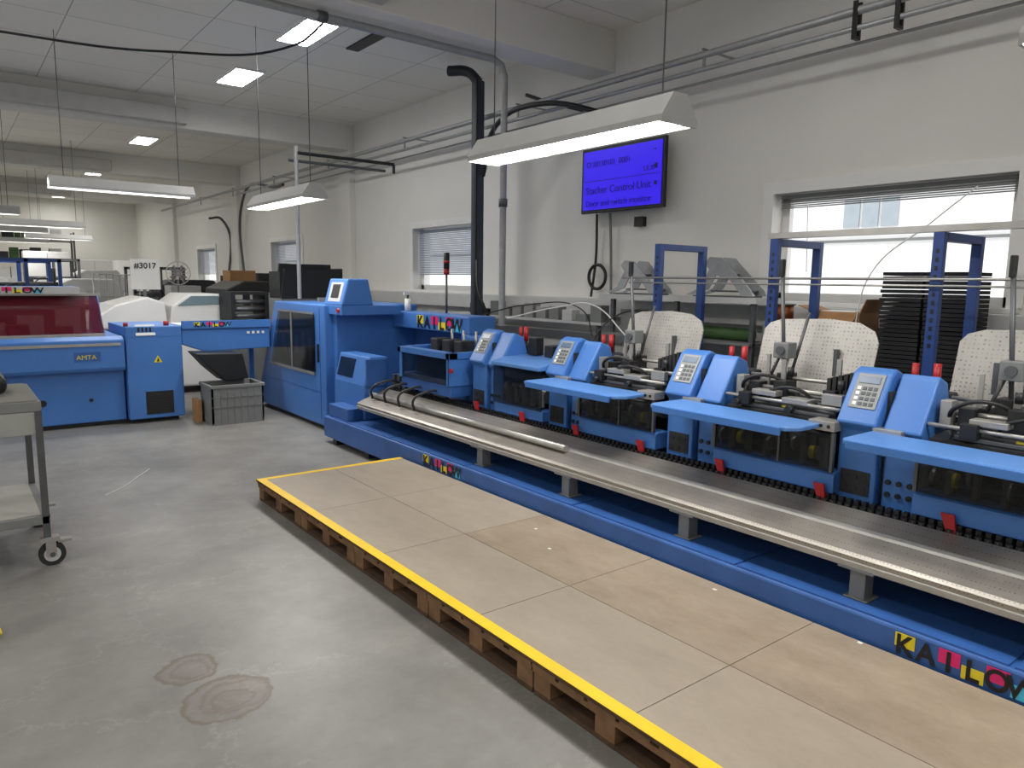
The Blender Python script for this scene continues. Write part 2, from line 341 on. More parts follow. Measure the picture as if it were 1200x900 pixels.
# ------------------------------------------------------------ pallet platform
g=group('pallet_platform')
PX0,PX1,PY1=1.747,2.965,5.33
yy=[5.33,4.36,3.44,2.52,1.58,.64,-.3,-1.2]
for i in range(7):
    box('board_a%d'%i,PX0+.003,2.345,yy[i+1]+.002,yy[i]-.002,.146,.160,BOARD,g)
    box('board_b%d'%i,2.349,PX1,yy[i+1]+.002,yy[i]-.002,.146,.160,BOARDT if i>1 else BOARD,g)
box('tape_side',PX0,PX0+.06,-1.2,PY1,.1602,.1618,YEL,g)
box('tape_end',PX0+.06,PX1,PY1-.05,PY1,.1602,.1618,YEL,g)
box('edge_strip',PX0-.0015,PX0+.002,-1.2,PY1,.146,.160,WOODD,g)
bl=[];st=[];bt=[]
for k in range(8):
    b=PY1-.8*(k+1)-.01*k
    for oy in (0,.35,.70):
        for ox in (0,.54,1.12): bl.append((PX0+.02+ox,PX0+.11+ox,b+oy,b+oy+.10,.022,.1))
        bt.append((PX0+.02,PX1-.01,b+oy,b+oy+.1,0,.022))
    for ox in (0,.54,1.12): st.append((PX0+.012+ox,PX0+.112+ox,b,b+.8,.1,.122))
    for oy in (0,.18,.34,.5,.66): st.append((PX0+.008,PX1-.004,b+oy,b+oy+.14,.1225,.1445))
    bt.append((PX0+.022,PX0+.1,b+.1,b+.35,0,.020)); bt.append((PX0+.022,PX0+.1,b+.45,b+.7,0,.020))
boxes('pallet_blocks',bl,WOOD,g); boxes('pallet_deck',st,WOOD,g); boxes('pallet_runners',bt,WOODD,g)

# ------------------------------------------------------------ stitching line
g=group('stitcher_base')
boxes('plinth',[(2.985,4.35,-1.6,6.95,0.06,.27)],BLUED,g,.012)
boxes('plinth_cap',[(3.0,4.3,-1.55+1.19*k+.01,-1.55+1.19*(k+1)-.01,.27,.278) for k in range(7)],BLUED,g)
boxes('foot',[(2.99+.02,3.1,y,y+.08,0,.06) for y in (-1,.4,1.8,3.2,4.6,6.0,6.7)]+[(4.1,4.2,y,y+.08,0,.06) for y in (-1,.4,1.8,3.2,4.6,6.0)],BLACK,g)
logo((2.982,1.24,.166),.088,.50,'-x',g)
logo((2.982,4.98,.166),.092,.54,'-x',g)
PAPR=mat('paper_scrap',srgb(225,225,220),.7)
for (a,b) in ((2.75,3.25),(2.9,2.05),(2.95,1.35),(2.6,2.95)):
    box('paper_scrap',a-.01,a+.005,b,b+.02,.1605,.162,PAPR)

g=group('gathering_conveyor')
prism('trough',[(3.07,.435),(3.07,.475),(3.09,.487),(3.385,.592),(3.385,.57),(3.10,.462),(3.10,.435)],'y',-1.6,6.35,PERF,g)
prism('front_rail',[(3.062,.425),(3.062,.455),(3.10,.455),(3.10,.425)],'y',-1.6,6.35,STEEL,g,.004)
prism('saddle_ridge',[(3.22,.531),(3.23,.545),(3.25,.552),(3.27,.549)],'y',-1.6,6.35,STEEL,g)
ch=[];pin=[]
y=-1.6
while y<6.3:
    ch.append((3.39,3.41,y,y+.026,.585,.605)); ch.append((3.42,3.45,y+.012,y+.034,.595,.622)); pin.append((3.386,3.39,y+.010,y+.016,.594,.600)); y+=.038
boxes('chain_links',ch,BLACK,g); boxes('chain_pins',pin,STEELD,g)
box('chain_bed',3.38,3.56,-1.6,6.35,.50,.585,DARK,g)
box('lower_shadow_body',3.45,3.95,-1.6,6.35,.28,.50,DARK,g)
for k in range(7):
    yb=-1.42+.96*k
    boxes('bracket_%d'%k,[(3.09,3.17,yb-.035,yb+.035,.28,.43),(3.06,3.20,yb-.08,yb+.08,.415,.435),(3.08,3.19,yb-.055,yb+.055,.279,.287)],GREYM,g,.004)
for k in range(9):
    yb=.04+.6*k
    prism('pusher_flag_%d'%k,[(yb-.025,.67),(yb+.03,.67),(yb-.01,.56),(yb-.045,.56)],'x',3.40,3.415,RED,g)
cyls('air_rail',[((3.20,3.5,.555),(3.20,6.30,.555),.024)],STEEL,g)
for k in range(4):
    y0=6.20-.26*k
    tube('infeed_hose_%d'%k,[(3.16,y0,.53),(3.15,y0,.62),(3.24,y0-.02,.68),(3.40,y0-.05,.68),(3.47,y0-.08,.6)],.011,BLACK,g)
boxes('gripper_blocks',[(3.42,3.50,6.04+.1*k,6.09+.1*k,.60,.74) for k in range(3)],STEELD,g)

PT=1.255
POD=[(3.5,.585),(3.5,.95),(3.455,.99),(3.60,PT-.025),(3.65,PT),(3.74,PT-.035),(3.78,1.10),(3.78,.585)]
def slant(s,o):
    ax,az,bx,bz=3.455,.99,3.60,PT-.025; dx,dz=bx-ax,bz-az; L=math.hypot(dx,dz)
    return (ax+dx*s-dz/L*o, az+dz*s+dx/L*o)
def plate(name,s0,s1,y0,y1,o0,o1,m,g):
    prism(name,[slant(s0,o0),slant(s1,o0),slant(s1,o1),slant(s0,o1)],'y',y0,y1,m,g)
def pods(g,d=0):
    prism('control_pod',POD,'y',d,d+.195,BLUE,g,.012)
    prism('drive_pod',[(x+(.03 if x<3.62 else 0),z-.015) for x,z in POD],'y',d-.195,d-.02,BLUE,g,.012)
    box('pod_seam',3.56,3.75,d-.02,d,.6,1.15,DARK,g)
    plate('keypad_plate',.30,.97,d+.028,d+.16,.0,.005,KEYG,g)
    plate('keypad_lcd',.78,.92,d+.045,d+.145,.005,.008,LCD,g)
    for r in range(4):
        for c in range(4):
            plate('key_%d%d'%(r,c),.35+.1*r,.41+.1*r,d+.045+.027*c,d+.063+.027*c,.005,.008,KEYD if c<3 else WHITE,g)
    cyls('buttons',[((3.5,d+.05+.045*i,.66+.06*j),(3.490,d+.05+.045*i,.66+.06*j),.013) for i in range(3) for j in range(2)]+[((3.53,d-.15+.05*i,.66+.06*j),(3.52,d-.15+.05*i,.66+.06*j),.013) for i in range(3) for j in range(2)],BLACK,g,12)
    box('button_panel',3.494,3.4995,d+.025,d+.17,.63,.75,DARK,g)
    cyls('red_cap',[((3.84,d-.1,1.16),(3.84,d-.1,1.28),.018),((3.88,d+.02,1.16),(3.88,d+.02,1.27),.016)],RED,g)
    cyls('cap_stem',[((3.84,d-.1,.98),(3.84,d-.1,1.16),.013),((3.88,d+.02,.98),(3.88,d+.02,1.16),.013)],BLACK,g)
    box('pod_back',3.78,4.05,d-.19,d+.19,.585,.97,BLUED,g,.01)
    boxes('side_gearbox',[(3.8,3.98,d-.17,d-.04,.97,1.14),(3.82,3.95,d+.06,d+.17,.97,1.12)],DARK,g,.01)
def feeder(Y,d=0):
    g=group('signature_feeder',(0,Y,0)); pods(g,d)
    n,f=-.985,-.20+d
    rr=random.Random(int(Y*100))
    prism('lower_rail',[(3.44,.62),(3.44,.715),(3.47,.73),(3.56,.73),(3.56,.62)],'y',n,f,BLUE,g,.006)
    box('smoked_guard',3.43,3.437,n+.01,f-.01,.73,.925,ACRY,g)
    boxes('guard_trim',[(3.425,3.445,n+.005,n+.02,.73,.93),(3.425,3.445,f-.02,f-.005,.73,.93),(3.425,3.445,n+.3,n+.31,.73,.93)],STEELD,g)
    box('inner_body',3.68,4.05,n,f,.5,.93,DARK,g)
    cyls('feed_drum',[((3.6,n+.06,.85),(3.6,f-.06,.85),.055),((3.52,n+.1,.79),(3.52,f-.1,.79),.02),((3.5,n+.05,.90),(3.5,f-.05,.90),.012)],STEELD,g)
    cyls('drum_wheel',[((3.6,n+.15+.17*k,.85),(3.6,n+.19+.17*k,.85),.075) for k in range(4)],BLACK,g)
    cyls('gear_discs',[((3.5,n+.09+.15*k,.80+.03*(k%2)),(3.5,n+.11+.15*k,.80+.03*(k%2)),.04) for k in range(5)],STEEL,g)
    cyls('yellow_wheel',[((3.5,n+.13,.80),(3.5,n+.16,.80),.035),((3.5,f-.13,.80),(3.5,f-.16,.80),.035)],YELP,g)
    boxes('inner_levers',[(3.46,3.50,n+.07+.11*k,n+.09+.11*k,.74,.82+rr.uniform(0,.08)) for k in range(7)],GREYM,g)
    prism('tray',[(3.16,-.02),(3.20,.0),(3.46,.0),(3.46,-.90),(3.26,-.90),(3.19,-.85)],'z',.945,.968,BLUET,g,.006)
    prism('tray_lip',[(3.16,.925),(3.16,.966),(3.178,.966),(3.178,.925)],'y',-.84,-.03,BLUE,g,.004)
    boxes('tray_hinge',[(3.42,3.52,-.98,-.84,.935,.985),(3.46,3.52,-.14,-.005,.935,.985)],STEEL,g,.004)
    cyls('hinge_holes',[((3.421,-.87-.04*k,.96),(3.416,-.87-.04*k,.96),.009) for k in range(3)],BLACK,g)
    prism('hopper_bed',[(3.52,.97),(3.90,1.02),(3.90,1.0),(3.52,.95)],'y',n+.02,f-.02,DARK,g)
    boxes('bed_rollers',[(3.54+.06*k,3.57+.06*k,n+.1,f-.1,.975+.008*k,.995+.008*k) for k in range(5)],STEELD,g,.004)
    box('yellow_strip',3.55,3.565,n+.35,f-.35,.998,1.008,YELP,g)
    cyls('cross_bar',[((3.66,n+.02,1.08),(3.66,f,1.08),.013),((3.78,n+.02,1.13),(3.78,f,1.13),.011),((3.54,n+.02,1.03),(3.54,f,1.03),.010)],STEEL,g)
    boxes('clamps',[(3.62,3.70,n+.12,n+.19,1.02,1.11),(3.62,3.70,n+.40,n+.48,1.02,1.13),(3.62,3.70,f-.16,f-.09,1.02,1.11),(3.5,3.56,n+.55,n+.62,.99,1.06),(3.72,3.82,f-.27,f-.2,1.03,1.16),(3.75,3.85,n+.6,n+.66,1.02,1.10)],BLACK,g,.004)
    boxes('side_gauges',[(3.53,3.62,n+.22,n+.37,1.03,1.055),(3.53,3.60,f-.32,f-.17,1.05,1.08),(3.56,3.60,n+.05,n+.16,1.04,1.10),(3.60,3.66,f-.07,f-.02,1.02,1.14)],STEEL,g,.004)
    cyls('adjust_knobs',[((3.52,n+.3,1.0),(3.48,n+.3,1.0),.02),((3.52,f-.1,1.0),(3.48,f-.1,1.0),.02),((3.62,n+.09,1.12),(3.62,n+.09,1.17),.018),((3.70,f-.3,1.15),(3.70,f-.3,1.20),.018)],BLACK,g)
    boxes('guide_fingers',[(3.70,3.715,n+.14,n+.165,1.02,1.27),(3.70,3.715,n+.46,n+.485,1.02,1.24),(3.74,3.755,f-.14,f-.12,1.02,1.26)],STEEL,g)
    tube('suction_hose',[(3.66,f-.04,1.0),(3.58,f-.1,1.12),(3.64,f-.25,1.14),(3.72,f-.33,1.03)],.010,BLACK,g)
    tube('suction_hose_2',[(3.66,n+.52,1.0),(3.56,n+.45,1.08),(3.58,n+.3,1.10),(3.66,n+.24,1.02)],.009,BLACK,g)
    boxes('bellows',[(3.66,3.88,n+.02+.03*k,n+.04+.03*k,1.0,1.22-.01*k) for k in range(6)],RUB,g)
    w0,w1=n+.09,f+.07
    pts=[(w0,0),(w1,0),(w1,.38),(w1-.03,.42),(w1-.10,.445),(w1-.3,.455),(w0+.3,.46),(w0+.12,.445),(w0+.03,.40),(w0,.34)]
    o=prism('back_plate',pts,'x',-.004,.004,PERFP,g,0)
    o.matrix_local=Matrix.Translation((3.90,0,1.02))@Matrix.Rotation(math.radians(15),4,'Y')
    boxes('plate_ribs',[(3.93,3.96,w0+.2,w0+.22,1.0,1.30),(3.93,3.96,w1-.2,w1-.18,1.0,1.30)],STEELD,g)
    ym=n+.52
    cyls('mast',[((3.80,ym,1.05),(3.78,ym+.05,1.78),.011),((3.83,ym-.02,1.15),(3.93,ym-.05,1.50),.009),((3.76,ym+.09,1.08),(3.80,ym+.02,1.30),.009)],STEELD,g)
    box('mast_block',3.74,3.83,ym-.045,ym+.05,1.24,1.33,GREYM,g,.006)
    cyls('mast_block_dial',[((3.74,ym,1.285),(3.725,ym,1.285),.025)],STEELD,g)
    box('mast_handle',3.765,3.795,ym+.035,ym+.062,1.70,1.80,BLACK,g,.006)
    boxes('mast_foot',[(3.74,3.86,ym-.07,ym+.09,1.02,1.07)],STEELD,g,.004)
for Y,d in ((3.93,-.09),(2.77,-.06),(1.63,-.02),(.46,0),(-.7,0)): feeder(Y,d)

g=group('cover_folder_feeder',(0,4.83,0)); pods(g)
box('blue_front',3.44,3.56,-.80,-.20,.62,.70,BLUE,g,.006)
box('smoked_guard',3.42,3.43,-.80,-.21,.70,1.00,ACRY,g)
boxes('inner',[(3.65,3.95,-.80,-.2,.6,.99)],DARK,g)
cyls('rollers',[((3.55,-.75,.8),(3.55,-.24,.8),.06),((3.55,-.75,.93),(3.55,-.24,.93),.04)],STEELD,g)
boxes('inner_levers',[(3.46,3.50,-.75+.1*k,-.73+.1*k,.72,.84+.04*(k%3)) for k in range(5)],GREYM,g)
prism('lid',[(3.40,1.00),(3.40,1.03),(3.55,1.06),(3.95,1.07),(3.95,1.00)],'y',-.79,-.2,BLUET,g,.006)
boxes('lid_parts',[(3.7,3.85,-.6,-.5,1.07,1.16),(3.7,3.78,-.4,-.3,1.07,1.21)],BLACK,g,.005)
g=group('stitching_head_unit')
prism('body',[(3.36,.66),(3.36,.76),(3.40,.80),(3.95,.80),(3.95,.66)],'y',5.15,6.0,BLUED,g,.006)
boxes('frame',[(3.34,3.37,5.15,5.19,.76,1.0),(3.34,3.37,5.96,6.0,.76,1.0),(3.34,3.9,5.14,5.16,.76,1.0)],BLUE,g)
box('smoked_guard',3.35,3.356,5.19,5.96,.76,.99,ACRY,g)
box('inner',3.5,3.9,5.24,5.95,.8,.95,DARK,g)
boxes('top_frame',[(3.33,3.42,5.13,6.02,.99,1.045),(3.33,3.95,5.13,5.19,.99,1.045),(3.33,3.95,5.96,6.02,.99,1.045),(3.42,3.95,5.19,5.96,.985,1.0)],BLUE,g,.005)
boxes('stitch_heads',[(3.6,3.75,5.35+.2*k,5.47+.2*k,1.0,1.12) for k in range(3)],DARK,g,.01)
cyls('wire_posts',[((3.8,5.4+.2*k,1.0),(3.8,5.4+.2*k,1.2),.012) for k in range(3)],STEEL,g)
prism('wire_arch',[(5.2,1.045),(5.3,1.13),(5.55,1.15),(5.65,1.045)],'x',3.8,3.95,BLUE,g,.006)
cyls('red_stop',[((3.34,5.10,.9),(3.32,5.10,.9),.02)],RED,g)

g=group('trimmer_cabinet')
prism('main_body',[(7.38,.05),(9.5,.05),(9.45,.3),(8.85,1.38),(7.38,1.38)],'x',3.2,4.35,BLUE,g,.015)
box('kick_plate',3.26,4.3,7.45,9.4,0,.05,BLACK,g)
prism('door_window_dark',[(7.64,.64),(8.95,.64),(8.66,1.26),(7.64,1.26)],'x',3.196,3.199,DARK,g)
boxes('inner_bits',[(3.188,3.196,7.7+.2*k,7.8+.2*k,.7+.06*(k%3),1.0+.06*(k%2)) for k in range(5)],STEELD,g)
prism('door_window',[(7.62,.62),(8.98,.62),(8.68,1.28),(7.62,1.28)],'x',3.178,3.186,ACRY,g)
boxes('door_gap',[(3.195,3.2,7.50,7.51,.12,1.34),(3.195,3.2,7.5,9.3,.42,.428)],BLUED,g)
boxes('window_mullion',[(3.17,3.178,8.25,8.28,.62,1.28),(3.17,3.178,7.62,8.98,.60,.63),(3.17,3.178,7.62,8.68,1.27,1.29)],GREYM,g)
boxes('handles',[(3.18,3.2,7.53,7.55,.75,.95)],BLACK,g)
prism('console',[(3.25,1.38),(3.33,1.66),(3.56,1.66),(3.62,1.38)],'y',7.05,7.5,BLUE,g,.015)
box('console_neck',3.25,3.95,7.05,7.38,1.28,1.382,BLUE,g,.008)
prism('console_screen',[(3.268,1.42),(3.322,1.62),(3.316,1.622),(3.262,1.422)],'y',7.12,7.42,GREYL,g)
prism('console_lcd',[(3.272,1.46),(3.312,1.60),(3.307,1.602),(3.267,1.462)],'y',7.18,7.36,BLACK,g)
cyls('top_knobs',[((3.8,7.6+.14*k,1.38),(3.8,7.6+.14*k,1.48+.03*(k%2)),.025) for k in range(6)],COPPER,g)
boxes('top_brackets',[(3.6,3.9,7.7+.25*k,7.74+.25*k,1.38,1.43) for k in range(4)],STEEL,g)
cyls('red_stop',[((3.45,7.55,1.38),(3.45,7.55,1.43),.03),((3.29,7.12,1.33),(3.23,7.12,1.33),.022)],RED,g)
box('near_side_panel',3.3,4.3,7.3,7.385,.1,1.28,BLUE,g,.01)
g=group('trimmer_header_housing')
box('header',3.98,4.3,5.78,7.29,1.14,1.31,BLUE,g,.01)
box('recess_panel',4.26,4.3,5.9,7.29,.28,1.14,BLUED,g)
box('header_post',3.98,4.3,5.78,5.92,.28,1.14,BLUE,g,.01)
logo((3.978,6.76,1.155),.135,.85,'-x',g)
g=group('trim_drive_unit')
prism('body',[(3.18,.28),(3.18,.62),(3.25,.90),(3.44,.90),(3.46,.28)],'y',6.42,7.1,BLUE,g,.012)
prism('display',[(3.190,.67),(3.238,.86),(3.233,.862),(3.185,.673)],'y',6.7,7.05,ACRY,g)
box('black_latch',3.172,3.182,6.5,6.56,.34,.40,BLACK,g)
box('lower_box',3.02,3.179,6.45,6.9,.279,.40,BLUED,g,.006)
prism('guard_slope',[(6.38,.62),(6.42,.62),(6.42,.88),(6.40,.88)],'x',3.2,3.42,BLUED,g)

g=group('signal_tower_lamp')
cyls('pole',[((4.25,6.6,1.31),(4.25,6.6,1.72),.012)],STEELD,g)
cyls('red_lens',[((4.25,6.6,1.72),(4.25,6.6,1.78),.030)],RED,g)
cyls('black_body',[((4.25,6.6,1.78),(4.25,6.6,1.95),.032)],BLACK,g)
cyls('amber_ring',[((4.25,6.6,1.84),(4.25,6.6,1.865),.034)],RED,g)

for k,y in enumerate((1.85,2.91,3.95)):
    g=group('loading_gantry_frame')
    boxes('gate',[(4.55,4.60,y-.03,y+.03,0,1.97),(5.10,5.15,y-.03,y+.03,0,1.97),(4.60,5.10,y-.03,y+.03,1.92,1.97)],BLUEF,g,.003)
    boxes('hole_strip',[(4.5475,4.5495,y-.008,y+.008,1.3+.05*j,1.325+.05*j) for j in range(12)],BLACK,g)
g=group('gantry_rail')
box('long_beam',4.55,4.62,-1,2.96,1.972,2.01,STEEL,g)
cyls('long_rod',[((4.53,-1,1.70),(4.53,4.3,1.70),.008),((4.5,.5,1.66),(4.5,4.2,1.66),.006)],STEEL,g)

g=group('packing_bench')
boxes('top',[(5.17,5.57,-.5,3.4,.92,.95)],GREYM,g); boxes('legs',[(x,x+.04,y,y+.04,0,.92) for x in (5.19,5.51) for y in (-.4,2.1,3.3)],STEELD,g)
g=group('foam_sheet_stack')
for k in range(27):
    j=random.uniform(-.006,.006)
    boxes('sheet_%d'%k,[(5.2+j,5.55,1.90,2.17+j,.951+.03*k,.975+.03*k),(5.2-j,5.55,2.19,2.46+j,.951+.03*k,.975+.03*k)],PAPER,g)
g=group('open_cardboard_box')
boxes('walls',[(5.2,5.5,2.60,2.61,.951,1.46),(5.2,5.5,2.97,2.98,.951,1.46),(5.2,5.21,2.61,2.97,.951,1.46),(5.49,5.5,2.61,2.97,.951,1.46),(5.21,5.49,2.61,2.97,.952,1.36)],CARD,g)
prism('flap_1',[(2.60,1.46),(2.56,1.56),(2.565,1.562),(2.61,1.46)],'x',5.21,5.49,CARD,g)
prism('flap_2',[(2.97,1.46),(3.09,1.50),(3.09,1.506),(2.98,1.47)],'x',5.21,5.49,CARD,g)
prism('flap_3',[(5.2,1.46),(5.13,1.40),(5.13,1.406),(5.2,1.466)],'y',2.61,2.97,CARD,g)
box('paper',5.25,5.45,2.66,2.92,1.36,1.47,WHITE,g)
box('support_carton',5.2,5.5,3.10,3.38,.951,1.35,GREYM)
g=group('copper_wire_spool'); cyls('spool',[((5.3,3.25,1.36),(5.3,3.25,1.5),.065)],COPPER,g); cyls('flanges',[((5.3,3.25,1.351),(5.3,3.25,1.36),.08),((5.3,3.25,1.5),(5.3,3.25,1.51),.08)],GREYM,g)
def stand(x,y,z,s):
    g=group('metal_display_stand',(x,y,z))
    P=[(-.33*s,0),(-.30*s,.05),(-.05,.27*s),(.0,.32*s),(.12,.33*s),(.17,.28*s),(.12,.22*s),(.22*s,.06),(.36*s,0),(.30*s,0),(.12*s,.05),(.05*s,.17*s),(-.08*s,.15*s),(-.22*s,0)]
    prism('cheek_a',P,'x',0,.012,GALV,g)
    prism('cheek_b',P,'x',.2,.212,GALV,g)
    boxes('shelf',[(.01,.2,-.25*s,.1,.03,.045),(.01,.2,-.05,.12,.17,.185),(0,.21,-.28*s,.28*s,-.012,0)],STEELD,g)
stand(5.25,3.85,1.56,1.0); stand(5.25,4.85,1.56,.95)
g=group('stand_table')
box('shelf',5.2,5.58,3.45,5.25,1.50,1.547,GREYL,g)
boxes('posts',[(5.25,5.29,3.5,3.54,0,1.5),(5.25,5.29,5.1,5.14,0,1.5),(5.25,5.29,4.3,4.34,0,1.5)],STEELD,g)
boxes('shelf_low',[(5.2,5.55,3.5,5.2,1.15,1.17)],GREYM,g)
cyls('stored_green_roll',[((5.4,3.6,1.23),(5.4,4.25,1.23),.055)],CONCG,g)
boxes('stored_boxes',[(5.3,5.5,4.4,4.6,1.17,1.36),(5.3,5.5,4.65,4.8,1.17,1.3),(5.3,5.5,4.85,5.05,1.17,1.40)],GREYM,g,.005)
g=group('parts_ledge')
box('ledge',5.28,5.58,5.3,8.1,1.22,1.249,GREYL,g)
boxes('ledge_legs',[(5.3,5.34,5.35,5.39,0,1.22),(5.3,5.34,8,8.04,0,1.22)],STEELD,g)
for k in range(11):
    y=5.32+.22*k; h=random.uniform(.06,.2)
    box('carton_%d'%k,5.3,5.42,y,y+.16,1.25,1.25+h,random.choice([GREYL,GREYM,BLACK,STEEL]),g,.005)
g=group('spray_bottle'); cyls('body',[((4.12,7.2,1.311),(4.12,7.2,1.45),.035)],WHITE,g); cyls('neck',[((4.12,7.2,1.45),(4.12,7.2,1.49),.012)],CONCG,g); box('trigger',4.07,4.14,7.185,7.215,1.49,1.52,WHITE,g)
tube('loose_air_hose',[(4.3,5.6,1.3),(4.6,5.2,1.42),(4.6,4.7,1.45),(4.6,4.3,1.2)],.006,WHITE)
tube('loose_air_hose',[(4.1,4.4,.95),(4.4,4.2,1.4),(4.5,3.9,1.38),(4.2,3.7,.95)],.006,BLACK)
tube('loose_air_hose',[(4.3,6.1,1.3),(4.7,5.8,1.42),(4.9,5.2,1.40),(4.8,4.9,1.1)],.006,BLACK)
tube('power_cable',[(5.76,2.12,2.36),(5.5,2.3,2.1),(5.16,2.52,1.75),(5.12,2.6,1.3)],.005,WHITE)

# left machine
g=group('three_knife_trimmer')
FY=8.95
box('lower_body',-3.2,1.54,FY+.1,10.2,.05,.66,BLUE,g,.01)
box('kick',-3.1,2.1,FY+.15,10.1,0,.05,BLACK,g)
prism('upper_slab',[(FY,.62),(FY-.02,.66),(FY-.02,.96),(FY+.05,1.0),(10.2,1.0),(10.2,.62)],'x',-3.2,1.54,BLUE,g,.012)
box('slab_trim',-3.2,1.5,FY-.03,FY-.02,.90,.93,STEEL,g)
boxes('recess_label',[(1.05,1.3,FY-.024,FY-.02,.74,.84)],BLUED,g)
text('label_text','AMTA',(1.07,FY-.027,.76),.07,'-y',YELP,g)
boxes('panel_gaps',[(.35,.356,FY+.097,FY+.1,.05,.62),(-.9,-.894,FY+.097,FY+.1,.05,.62),(-.3,-.296,FY-.024,FY-.02,.64,.98)],BLUED,g)
cyls('lock',[((.75,FY+.1,.3),(.75,FY+.09,.3),.035),((1.2,FY+.1,.3),(1.2,FY+.09,.3),.02)],BLACK,g)
HP=[(FY+.12,1.0),(FY+.55,1.47),(9.95,1.5),(10.15,1.0)]
prism('hood_side_a',HP,'x',-2.2,-2.17,BLUE,g)
prism('hood_side_b',[(FY+.3,1.0),(FY+.6,1.45),(9.95,1.45),(10.15,1.0)],'x',1.37,1.40,BLUE,g)
prism('hood_glass',[(FY+.10,1.0),(FY+.52,1.46),(FY+.53,1.45),(FY+.12,1.0)],'x',-2.17,1.37,REDACRY,g)
prism('hood_side_glass',[(FY+.12,1.0),(FY+.54,1.45),(FY+.60,1.45),(FY+.3,1.0)],'x',1.372,1.38,REDACRY,g)
box('hood_top',-2.2,1.20,FY+.48,9.95,1.45,1.53,BLUE,g,.008)
box('hood_band',-2.2,1.20,FY+.42,FY+.48,1.45,1.53,GREYL,g)
boxes('glass_frame',[(-2.17,1.37,FY+.08,FY+.11,1.0,1.03),(-2.17,1.40,FY+.48,FY+.52,1.43,1.46)],STEEL,g)
logo((.30,FY+.418,1.46),.065,.55,'-y',g)
box('inside_back',-2.1,1.3,FY+.85,10.0,1.0,1.44,GREYM,g)
boxes('inside_parts',[(-.8+.35*k,-.55+.35*k,FY+.45,FY+.8,1.0,1.15+.07*(k%3)) for k in range(6)],STEEL,g,.01)
boxes('inside_dark_parts',[(-.7+.4*k,-.5+.4*k,FY+.30,FY+.44,1.0,1.10+.03*(k%2)) for k in range(5)],BLACK,g,.01)
cyls('inside_bar',[((-2,FY+.5,1.3),(1.3,FY+.5,1.3),.025)],STEEL,g)
prism('rear_cover',[(9.5,1.53),(9.6,1.78),(10.1,1.88),(10.2,1.53)],'x',-2.2,.35,GREYL,g,.02)
box('cabinet',1.555,2.14,FY,10.0,.05,1.10,BLUE,g,.012)
boxes('vent',[(1.73,2.02,FY-.006,FY,.10,.36)],BLACK,g)
boxes('vent_slats',[(1.74,2.01,FY-.012,FY-.006,.115+.028*k,.125+.028*k) for k in range(8)],RUB,g)
prism('warning_triangle',[(1.83,.69),(1.92,.69),(1.875,.77)],'y',FY-.004,FY,YELP,g)
prism('warning_triangle_ink',[(1.862,.70),(1.888,.70),(1.875,.745)],'y',FY-.006,FY-.004,INK,g)
boxes('cabinet_gap',[(1.56,2.13,FY-.002,FY,.98,.985)],BLUED,g)
prism('keypad',[(FY-.01,1.0),(FY+.03,1.12),(FY+.04,1.12),(FY+.0,1.0)],'x',1.66,1.86,WHITE,g)
boxes('keypad_keys',[(1.68+.04*k,1.70+.04*k,FY-.004,FY+.03,1.04,1.09) for k in range(4)],BLACK,g)
cyls('red_stop',[((2.0,FY+.1,1.1),(2.0,FY+.1,1.15),.03),((1.58,FY+.1,1.1),(1.58,FY+.1,1.14),.025)],RED,g)
g=group('delivery_table')
prism('beam',[(2.15,.88),(2.15,1.08),(3.18,1.08),(3.18,.80),(2.4,.78)],'y',FY+.05,9.6,BLUE,g,.01)
box('belt',2.15,3.18,FY+.1,9.55,1.08,1.10,WHITE,g)
boxes('side_rail',[(2.15,3.18,FY+.02,FY+.05,1.06,1.15)],BLUE,g)
logo((2.28,FY+.018,1.075),.06,.42,'-y',g)
boxes('small_buttons',[(2.9+.06*k,2.93+.06*k,FY+.04,FY+.05,.98,1.01) for k in range(4)],WHITE,g)
boxes('legs',[(3.08,3.14,9.5,9.56,0,.8)],BLUE,g)
g=group('waste_chute')
prism('chute',[(2.2,.80),(2.72,.78),(2.78,.48),(2.52,.46),(2.35,.62)],'y',8.62,9.0,BLACK,g,.01)
g=group('plastic_crate')
x0,x1,y0,y1=2.28,2.86,8.36,8.80
boxes('walls',[(x0,x1,y0,y0+.02,0.02,.45),(x0,x1,y1-.02,y1,.02,.45),(x0,x0+.02,y0,y1,.02,.45),(x1-.02,x1,y0,y1,.02,.45),(x0,x1,y0,y1,0,.02)],GREYM,g)
boxes('rim',[(x0-.015,x1+.015,y0-.015,y0+.01,.42,.455),(x0-.015,x1+.015,y1-.01,y1+.015,.42,.455),(x0-.015,x0+.01,y0,y1,.42,.455),(x1-.01,x1+.015,y0,y1,.42,.455)],GREYM,g,.004)
boxes('ribs',[(x0+.02+.075*k,x0+.03+.075*k,y0-.01,y0,.03,.42) for k in range(8)]+[(x0,x1,y0-.01,y0,.2,.21),(x0,x1,y0-.01,y0,.31,.32)],GREYM,g)
boxes('folded_carton_piece',[(2.20,2.25,8.66,8.88,0,.26)],CARD)

